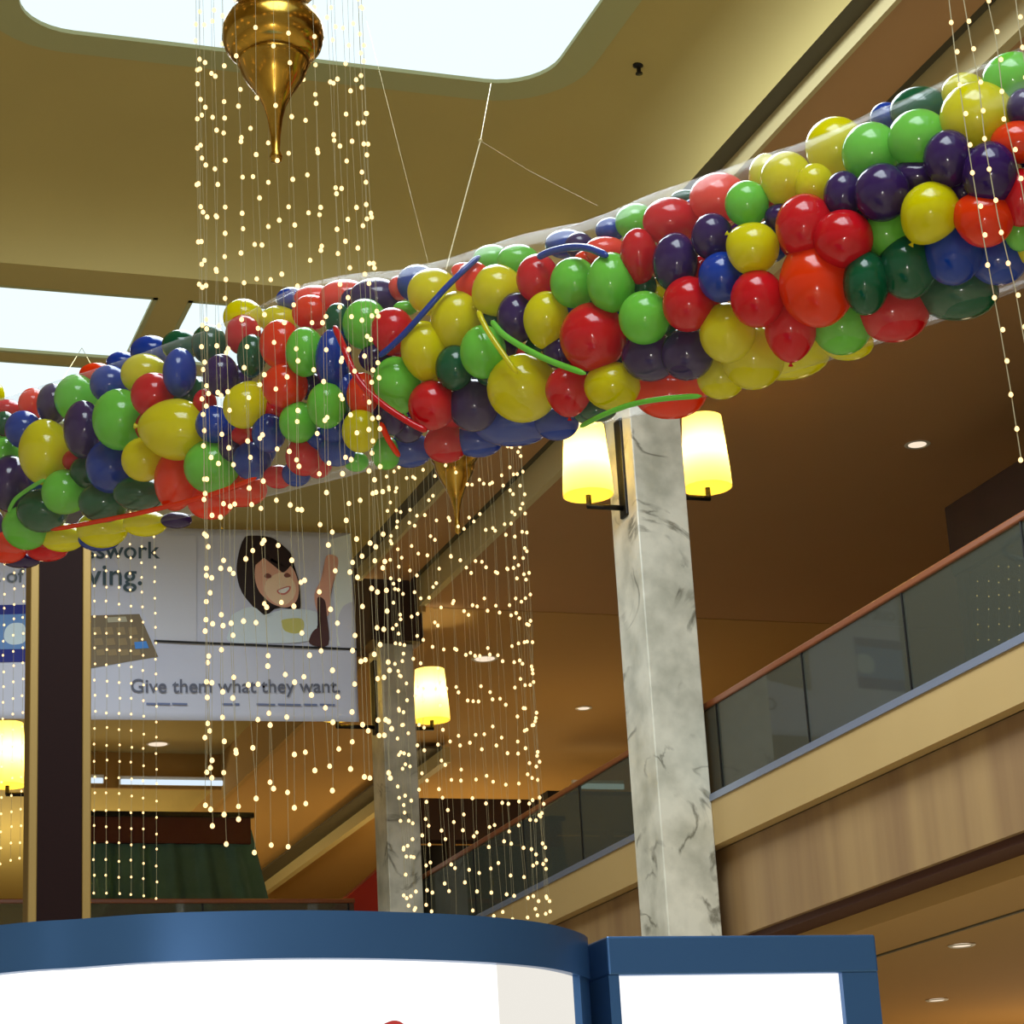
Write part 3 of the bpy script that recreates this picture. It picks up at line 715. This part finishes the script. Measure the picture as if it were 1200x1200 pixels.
c5 = [(235,560,75,90,'P',.6),(180,415,75,85,'D',.5),(210,790,85,80,'B',1),(350,700,90,105,'Y',0,60),(340,290,85,80,'Y',.6),(340,370,75,85,'R',0),(380,470,62,92,'D',.5),(505,300,82,60,'Y',.9),(515,415,88,105,'O',.1),
(535,610,97,95,'O',0),(630,450,82,105,'G',0),(565,200,65,48,'B',1.6),(660,265,82,75,'O',.6),(680,195,90,52,'K',1.1),(815,190,105,72,'K',1.2),(960,195,112,82,'P',.9),(860,215,60,60,'P',1.2),
(785,300,58,72,'D',.6),(912,320,95,107,'G',.4),(765,485,75,132,'B',.5),(730,700,82,98,'G',0),(600,780,82,87,'G',.5),(460,830,72,82,'B',1),(380,960,82,82,'B',1),(625,940,78,82,'R',.5),(505,1035,65,50,'R',1),
(590,1020,62,55,'B',1.1),(690,965,62,70,'R',1),(780,915,78,65,'B',1),(770,800,62,82,'B',1.5),(890,820,78,92,'Y',0),(900,650,68,92,'O',.9),(1040,355,92,102,'R',0),(1095,425,60,52,'O',1),(1062,600,100,120,'G',0,-75),
(1010,925,62,70,'G',1),(1120,910,95,75,'B',1),(1110,800,70,70,'P',1.4),(330,1080,90,58,'O',1),(870,965,52,42,'G',1.5),(350,840,60,42,'R',1.8),(475,720,52,52,'R',1.8),(320,570,55,55,'P',1.8),(650,610,60,60,'P',1.8),
(820,620,50,70,'B',1.4),(290,900,60,60,'P',1.5),(700,860,60,50,'B',1.6),(960,480,70,60,'P',1.5),(160,690,50,60,'R',1.6)]
c6 = [(355,330,85,80,'B',.6),(430,370,108,100,'Y',.1),(540,505,110,130,'Y',.35,-95),(390,640,100,125,'Y',0,-85),(270,350,45,52,'K',1.2),(300,445,52,32,'G',1.3),(530,725,80,97,'D',.5),(425,900,100,105,'R',0),(490,1080,92,82,'R',1),
(620,325,77,92,'O',.1,-90),(572,268,52,34,'K',1.3),(705,212,78,58,'G',1),(830,222,90,68,'G',.6),(735,362,115,105,'Y',0,215),(920,305,90,102,'R',0),(825,490,85,108,'P',.5),(960,495,96,120,'Y',0,-95),(1090,325,100,107,'G',0),
(1055,145,90,62,'B',1.2),(1115,150,60,55,'P',1.6),(1020,640,72,80,'P',1),(665,650,97,113,'G',0),(850,820,150,145,'Y',0),(1065,830,98,107,'R',0,-88),(1180,580,140,145,'R',.1),(620,900,105,112,'P',.8),(800,1000,160,82,'B',1),
(330,1110,90,70,'B',1),(640,1065,105,72,'B',1.4),(240,940,62,92,'P',1.2),(1010,985,92,72,'B',1.1),(1150,930,60,52,'D',1.2),(760,620,62,62,'P',1.8),(715,500,55,45,'D',1.5),(475,790,55,60,'Y',1.6),(700,760,60,50,'D',1.5)]
c7 = [(465,525,103,127,'G',0),(440,375,92,60,'K',.9),(350,415,52,38,'O',1.2),(460,278,62,52,'B',1.2),(580,242,87,78,'G',.9),(745,240,120,102,'R',.1),(595,397,78,118,'R',.1,-85),(765,430,95,125,'P',0),(815,125,62,32,'D',1.7),(850,165,40,30,'B',1.8),
(970,132,125,110,'K',.3),(1100,155,92,97,'G',0),(940,310,88,100,'P',.1),(1130,365,108,115,'Y',0,150),(985,500,100,107,'B',.2),(825,625,108,117,'R',.1),(1150,600,112,122,'R',0),(620,690,108,113,'G',0),(650,870,122,107,'P',.5),
(820,860,112,112,'P',.6),(1010,760,117,127,'Y',.6),(1130,880,132,132,'Y',.8),(980,970,102,92,'Y',.9),(470,1010,118,102,'Y',0),(740,1040,155,112,'O',.7),(885,480,62,72,'R',1.1),(680,570,52,62,'Y',1.6),(470,690,62,52,'B',1.5),
(400,1120,82,52,'D',1.1),(930,625,62,62,'R',1.2),(240,840,72,62,'P',1.3),(280,905,62,42,'R',1.6),(620,540,52,62,'D',1.5),(300,650,60,50,'B',1.6)]
c8 = [(140,470,52,72,'Y',.8),(215,480,82,87,'Y',.1),(390,370,95,102,'Y',.1,-60),(315,505,62,72,'Y',.8),(512,388,92,97,'G',.1),(680,340,97,95,'G',0),(685,240,95,77,'D',.6),(565,262,50,47,'B',1.1),(840,175,72,62,'Y',.7),(885,262,117,112,'Y',0),
(1012,130,97,87,'G',.1),(1045,230,50,62,'P',.5),(1030,350,87,67,'O',.4),(785,410,79,92,'P',0),(930,462,87,102,'P',0),(550,527,87,92,'P',0),(415,537,62,77,'P',.4),(670,472,82,57,'P',1),(720,597,90,102,'Y',0,-120),(910,620,102,82,'O',0,160),
(280,645,92,102,'R',0),(415,690,94,92,'R',.1),(320,850,117,142,'O',0,100),(230,1010,82,97,'R',.5,-90),(495,845,72,102,'D',.1),(640,790,92,102,'D',.6),(570,672,72,82,'G',1.1),(800,740,92,102,'B',.6),(960,762,92,82,'B',1),(815,880,132,87,'D',.8),
(590,952,112,92,'R',.8),(410,1002,92,87,'G',.9),(200,1090,150,87,'Y',1.1),(430,1060,82,52,'Y',1.3),(1035,545,57,92,'R',.4),(1035,665,47,62,'G',1),(1060,720,40,52,'Y',1.1),(840,530,62,62,'P',1.2),(195,612,52,42,'P',1.3),(200,572,52,30,'O',1.4),
(690,710,52,52,'P',1.5),(740,640,60,60,'B',1.6),(340,560,50,50,'R',1.5),(1130,450,70,80,'Y',.3),(1140,300,75,75,'B',.3),(1150,650,80,80,'B',.4),(1130,170,70,70,'R',.5),(1160,780,80,60,'O',.8),(520,560,50,50,'R',1.7),(480,780,50,50,'P',1.6)]
BL = []
for tab, s, ox, oy in ((c4, 3, 0, 300), (c5, 4, 200, 300), (c6, 4, 400, 250), (c7, 4, 600, 200), (c8, 3, 850, 50)):
    for e in tab: BL.append((ox+e[0]/s, oy+e[1]/s, e[2]/s*1.13, e[3]/s*1.13, e[4], e[5], e[6] if len(e) > 6 else None))
rnd = random.Random(3)
FILL = []
for i in range(46):
    x = -40+i*28+rnd.uniform(-10, 10); ay, D, sl = axis(x)
    FILL.append((x, ay+rnd.uniform(-.55, .6)*RT*F/D*.8, 24, 25, rnd.choice('PBDBPRD'), 2.6, None))
placed = []; info = []
for e in sorted(BL, key=lambda e: e[5]) + FILL:
    x, y, rx, ry, c, lay, nk = e
    ay, D, sl = axis(x); rp = (rx+ry)/2; r = rp*D/F
    s = (y-ay)*math.cos(sl)*D/F
    off = -math.sqrt(max(0.0, (RT-r*.75)**2-s*s)) + lay*.13
    Db = D+off
    for it in range(40):
        p = onD(x, y, Db); r = rp*Db/F; bad = False
        for pp, pr_ in placed:
            if (p-pp).length < .70*(r+pr_): bad = True; break
        if not bad: break
        Db += .02
        if Db > D+.36: break
    p = onD(x, y, Db); r = rp*Db/F
    placed.append((p, r)); info.append((x, y, rx*Db/F, ry*Db/F, c, lay, nk, p, (y-ay)*math.cos(sl)/(RT*F/D)))
# unit balloon: round crown at +Z, tapering to the neck at -Z
def balloon_mesh(k):
    bm = bmesh.new(); prof = []
    for i in range(0, 21):
        t = PI*i/20; z = math.cos(t); rr_ = math.sin(t)
        if z < 0: rr_ *= (1-.16*(-z)**1.5); z = z*1.10
        prof.append((max(rr_, .0005), z))
    lathe(bm, (0, 0), prof, 28); me = bpy.data.meshes.new('balloon'); bmesh.ops.recalc_face_normals(bm, faces=bm.faces); bm.to_mesh(me); bm.free()
    me.materials.append(MB_[k])
    for p in me.polygons: p.use_smooth = True
    b2 = bmesh.new(); lathe(b2, (0, 0), [(.10, -1.04), (.05, -1.10), (.045, -1.14), (.09, -1.20), (.10, -1.22), (.05, -1.21), (.001, -1.18)], 12)
    m2 = bpy.data.meshes.new('knot'); b2.to_mesh(m2); b2.free(); m2.materials.append(MB_[k])
    for p in m2.polygons: p.use_smooth = True
    return me, m2
BME = {k: balloon_mesh(k) for k in BAL}
objs = []
for x, y, rx, ry, c, lay, nk, p, v in info:
    d = (p-EYE).normalized()
    if nk is None:
        tx, ty = rnd.uniform(-.35, .35), rnd.uniform(-.45, .2)
        zax = (-d + rt*tx - up*ty*.6).normalized()          # crown towards the viewer side, neck inwards
        yax = (up - zax*up.dot(zax)).normalized(); xax = yax.cross(zax)
        sc = (rx, ry, (rx+ry)/2*1.02)
    else:
        a = math.radians(nk); ndir = rt*math.cos(a)+up*math.sin(a)
        zax = (-ndir - d*.25).normalized(); yax = (-d - zax*(-d).dot(zax)).normalized(); xax = yax.cross(zax)
        lon = abs(math.sin(a)) ; L1 = ry*lon+rx*(1-lon); W1 = rx*lon+ry*(1-lon)
        sc = (W1, W1, L1*.97)
    o = bpy.data.objects.new('balloon', BME[c][0]); COL.objects.link(o)
    R_ = Matrix((xax, yax, zax)).transposed()
    o.matrix_world = Matrix.Translation(p) @ R_.to_4x4() @ Matrix.Diagonal((*sc, 1))
    kn = bpy.data.objects.new('knot', BME[c][1]); COL.objects.link(kn); kn.parent = o
    o['category'] = 'balloon'; o['group'] = 'balloons packed in the garland'
    objs.append(o)
# labels: colour, shape, height in the garland, landmark, neighbours
def zone(x):
    for lim, s in ((45, 'by the left edge'), (120, 'above the dark pylon'), (215, 'above the banner lettering'), (320, 'behind near light curtain, left half'), (430, 'behind near light curtain, right half'), (500, 'just right of near light curtain'), (560, 'under the hanging cord'), (640, 'right of the hanging cord'), (720, 'over the left sconce'), (790, 'over the marble column'), (860, 'over the right sconce'), (940, 'under the ceiling air slot'), (1030, 'over the gallery handrail'), (1110, 'just left of the right strands')):
        if x < lim: return s
    return 'behind the right strands'
def lev(v): return 'top row' if v < -.62 else 'upper row' if v < -.22 else 'middle row' if v < .2 else 'lower row' if v < .6 else 'bottom row'
labs = []
for i, (x, y, rx, ry, c, lay, nk, p, v) in enumerate(info):
    size = 'large ' if (rx+ry)/2 > .125 else 'small ' if (rx+ry)/2 < .07 else ''
    nb = sorted((math.hypot(x-q[0], y-q[1]), j) for j, q in enumerate(info) if j != i and q[5] < 2)[:2]
    n1, n2 = [CNAME[info[j][4]].replace('coral red', 'coral').replace('dark purple', 'purple') for _, j in nb]
    dp = 'half hidden ' if 1 <= lay < 2 else 'deep set ' if lay >= 2 else ''
    labs.append(('%s%s%s balloon, %s, %s' % (dp, size, CNAME[c], lev(v), zone(x)), n1, n2))
full = ['%s, near %s' % (a, n1 if n1 != n2 else 'two ' + n1) if n1 == n2 else '%s, near %s and %s' % (a, n1, n2) for a, n1, n2 in labs]
base = [a for a, _, _ in labs]
out = []
for i in range(len(base)):
    if base.count(base[i]) == 1: s = base[i]
    else:
        s = full[i]
        if full.count(s) > 1:
            same = sorted((info[j][0], j) for j in range(len(full)) if full[j] == s)
            k = [j for _, j in same].index(i); s = base[i] + (', leftmost', ', second from left', ', third from left', ', fourth from left')[min(k, 3)]
    wds = s.split()
    if len(wds) > 16: s = ' '.join(wds).replace(', left half', ' left').replace(', right half', ' right').replace('half hidden', 'tucked').replace('deep set', 'deep').replace('near light curtain', 'near lights').replace(' row,', ',')
    out.append(' '.join(s.split()[:16]))
for o, s in zip(objs, out): o['label'] = s[0].upper()*0 + s

# long thin modelling balloons
def longb(pts, c, label, r=3.6, dz=-.06, depth=None):
    v = []
    for x, y in pts:
        ay, D, sl = axis(x); s = (y-ay)*math.cos(sl)*D/F
        v.append(onD(x, y, D-math.sqrt(max(.002, (RT+.02)**2-s*s))+dz))
    sm = []
    n = len(v)
    for i in range(n-1):
        a, b, c_, d = v[max(i-1, 0)], v[i], v[i+1], v[min(i+2, n-1)]
        for t in range(6):
            t /= 6; sm.append(.5*((2*b)+(c_-a)*t+(2*a-5*b+4*c_-d)*t*t+(3*b-a-3*c_+d)*t*t*t))
    sm.append(v[-1]); R0 = r*11/F; k = len(sm)
    rr_ = [R0*min(1, .35+(i)/2.0, .35+(k-1-i)/2.0) for i in range(k)]
    bm = bmesh.new(); tube(bm, sm, rr_, 12)
    tag(obj('long_balloon', bm, MB_[c], None, True), label, 'balloon', 'long thin balloons on the garland')
longb([(444, 418), (465, 400), (495, 368), (520, 340), (540, 320), (562, 300)], 'B', 'long thin blue balloon slanting right of the near light curtain')
longb([(630, 302), (645, 295), (668, 290), (690, 291), (712, 300)], 'B', 'long thin blue balloon arching on top of the garland', 4.2)
longb([(560, 364), (570, 385), (585, 408), (606, 438)], 'Y', 'long thin yellow balloon slanting above large yellow balloon', 3.2)
longb([(576, 376), (590, 392), (615, 408), (645, 423), (686, 438)], 'G', 'long thin green balloon slanting below the purple balloons', 3.6)
longb([(680, 500), (705, 487), (740, 474), (780, 467), (822, 464)], 'G', 'long thin green balloon along garland bottom above marble column', 3)
longb([(392, 382), (402, 405), (412, 430), (425, 452), (450, 475), (480, 495), (500, 505)], 'R', 'long thin red balloon winding behind near light curtain edge', 4)
longb([(446, 495), (455, 515), (468, 535)], 'O', 'short thin orange balloon at bottom right of near light curtain', 3.4)
longb([(60, 621), (110, 612), (160, 602), (210, 590), (255, 577), (300, 560)], 'O', 'long thin orange balloon along garland bottom above the banner', 3.2)
longb([(10, 600), (18, 585), (35, 572), (52, 562)], 'G', 'long thin green balloon near the left edge of garland', 3)

# clear film around the garland
bm = bmesh.new(); rings = []; NS, NR = 90, 40
for i in range(NS+1):
    x = -100+i*(1400/NS); ay, D, sl = axis(x); c = onD(x, ay, D)
    ay2, D2, _ = axis(x+5); t = (onD(x+5, ay2, D2)-c).normalized()
    a = t.cross(up).normalized(); b = a.cross(t).normalized()
    if b.dot(up) < 0: b = -b
    ring = []
    for k in range(NR):
        q = k*2*PI/NR; lift = .06*math.exp(-((x-400)/70)**2)+.02*math.exp(-((x-620)/60)**2)+.015*math.exp(-((x-850)/70)**2)
        rr_ = .47 + .005*math.sin(k*3+i*.7) + (lift-.012*(x > 700))*max(0, math.sin(q))**2 - .035*max(0, -math.sin(q))
        ring.append(bm.verts.new(c+a*math.cos(q)*rr_+b*math.sin(q)*rr_))
    rings.append(ring)
for i in range(NS):
    for k in range(NR): bm.faces.new((rings[i][k], rings[i][(k+1) % NR], rings[i+1][(k+1) % NR], rings[i+1][k]))
film = tag(obj('plastic_film', bm, M['film'], None, True), 'clear plastic film sleeve wrapped around the whole balloon garland', 'plastic sleeve')

# cords holding the garland
ce = onY(575, 98, 18.7); ce.z = ZT
g0 = onD(522, 305, axis(522)[1]); mid = onD(563, 165, 12.6)
hroot = empty('garland_hanger', mid, 'thin white cord with knot holding the garland, tied to the skylight rim', 'cord')
def cord(pts, r, name):
    b = bmesh.new(); tube(b, pts, r, 6); obj(name, b, M['thread'], hroot)
cord([g0+Vector((0, 0, -.05)), mid], .0036, 'cord')
cord([mid, onZ(575.5, 97, ZT)], .0024, 'cord')
cord([mid, onD(620, 200, 11.9), onD(700, 241, axis(700)[1]+.1)], .0009, 'side_thread')
b = bmesh.new(); bmesh.ops.create_icosphere(b, subdivisions=2, radius=.012, matrix=Matrix.Translation(mid)); obj('tied_knot', b, M['thread'], hroot, True)
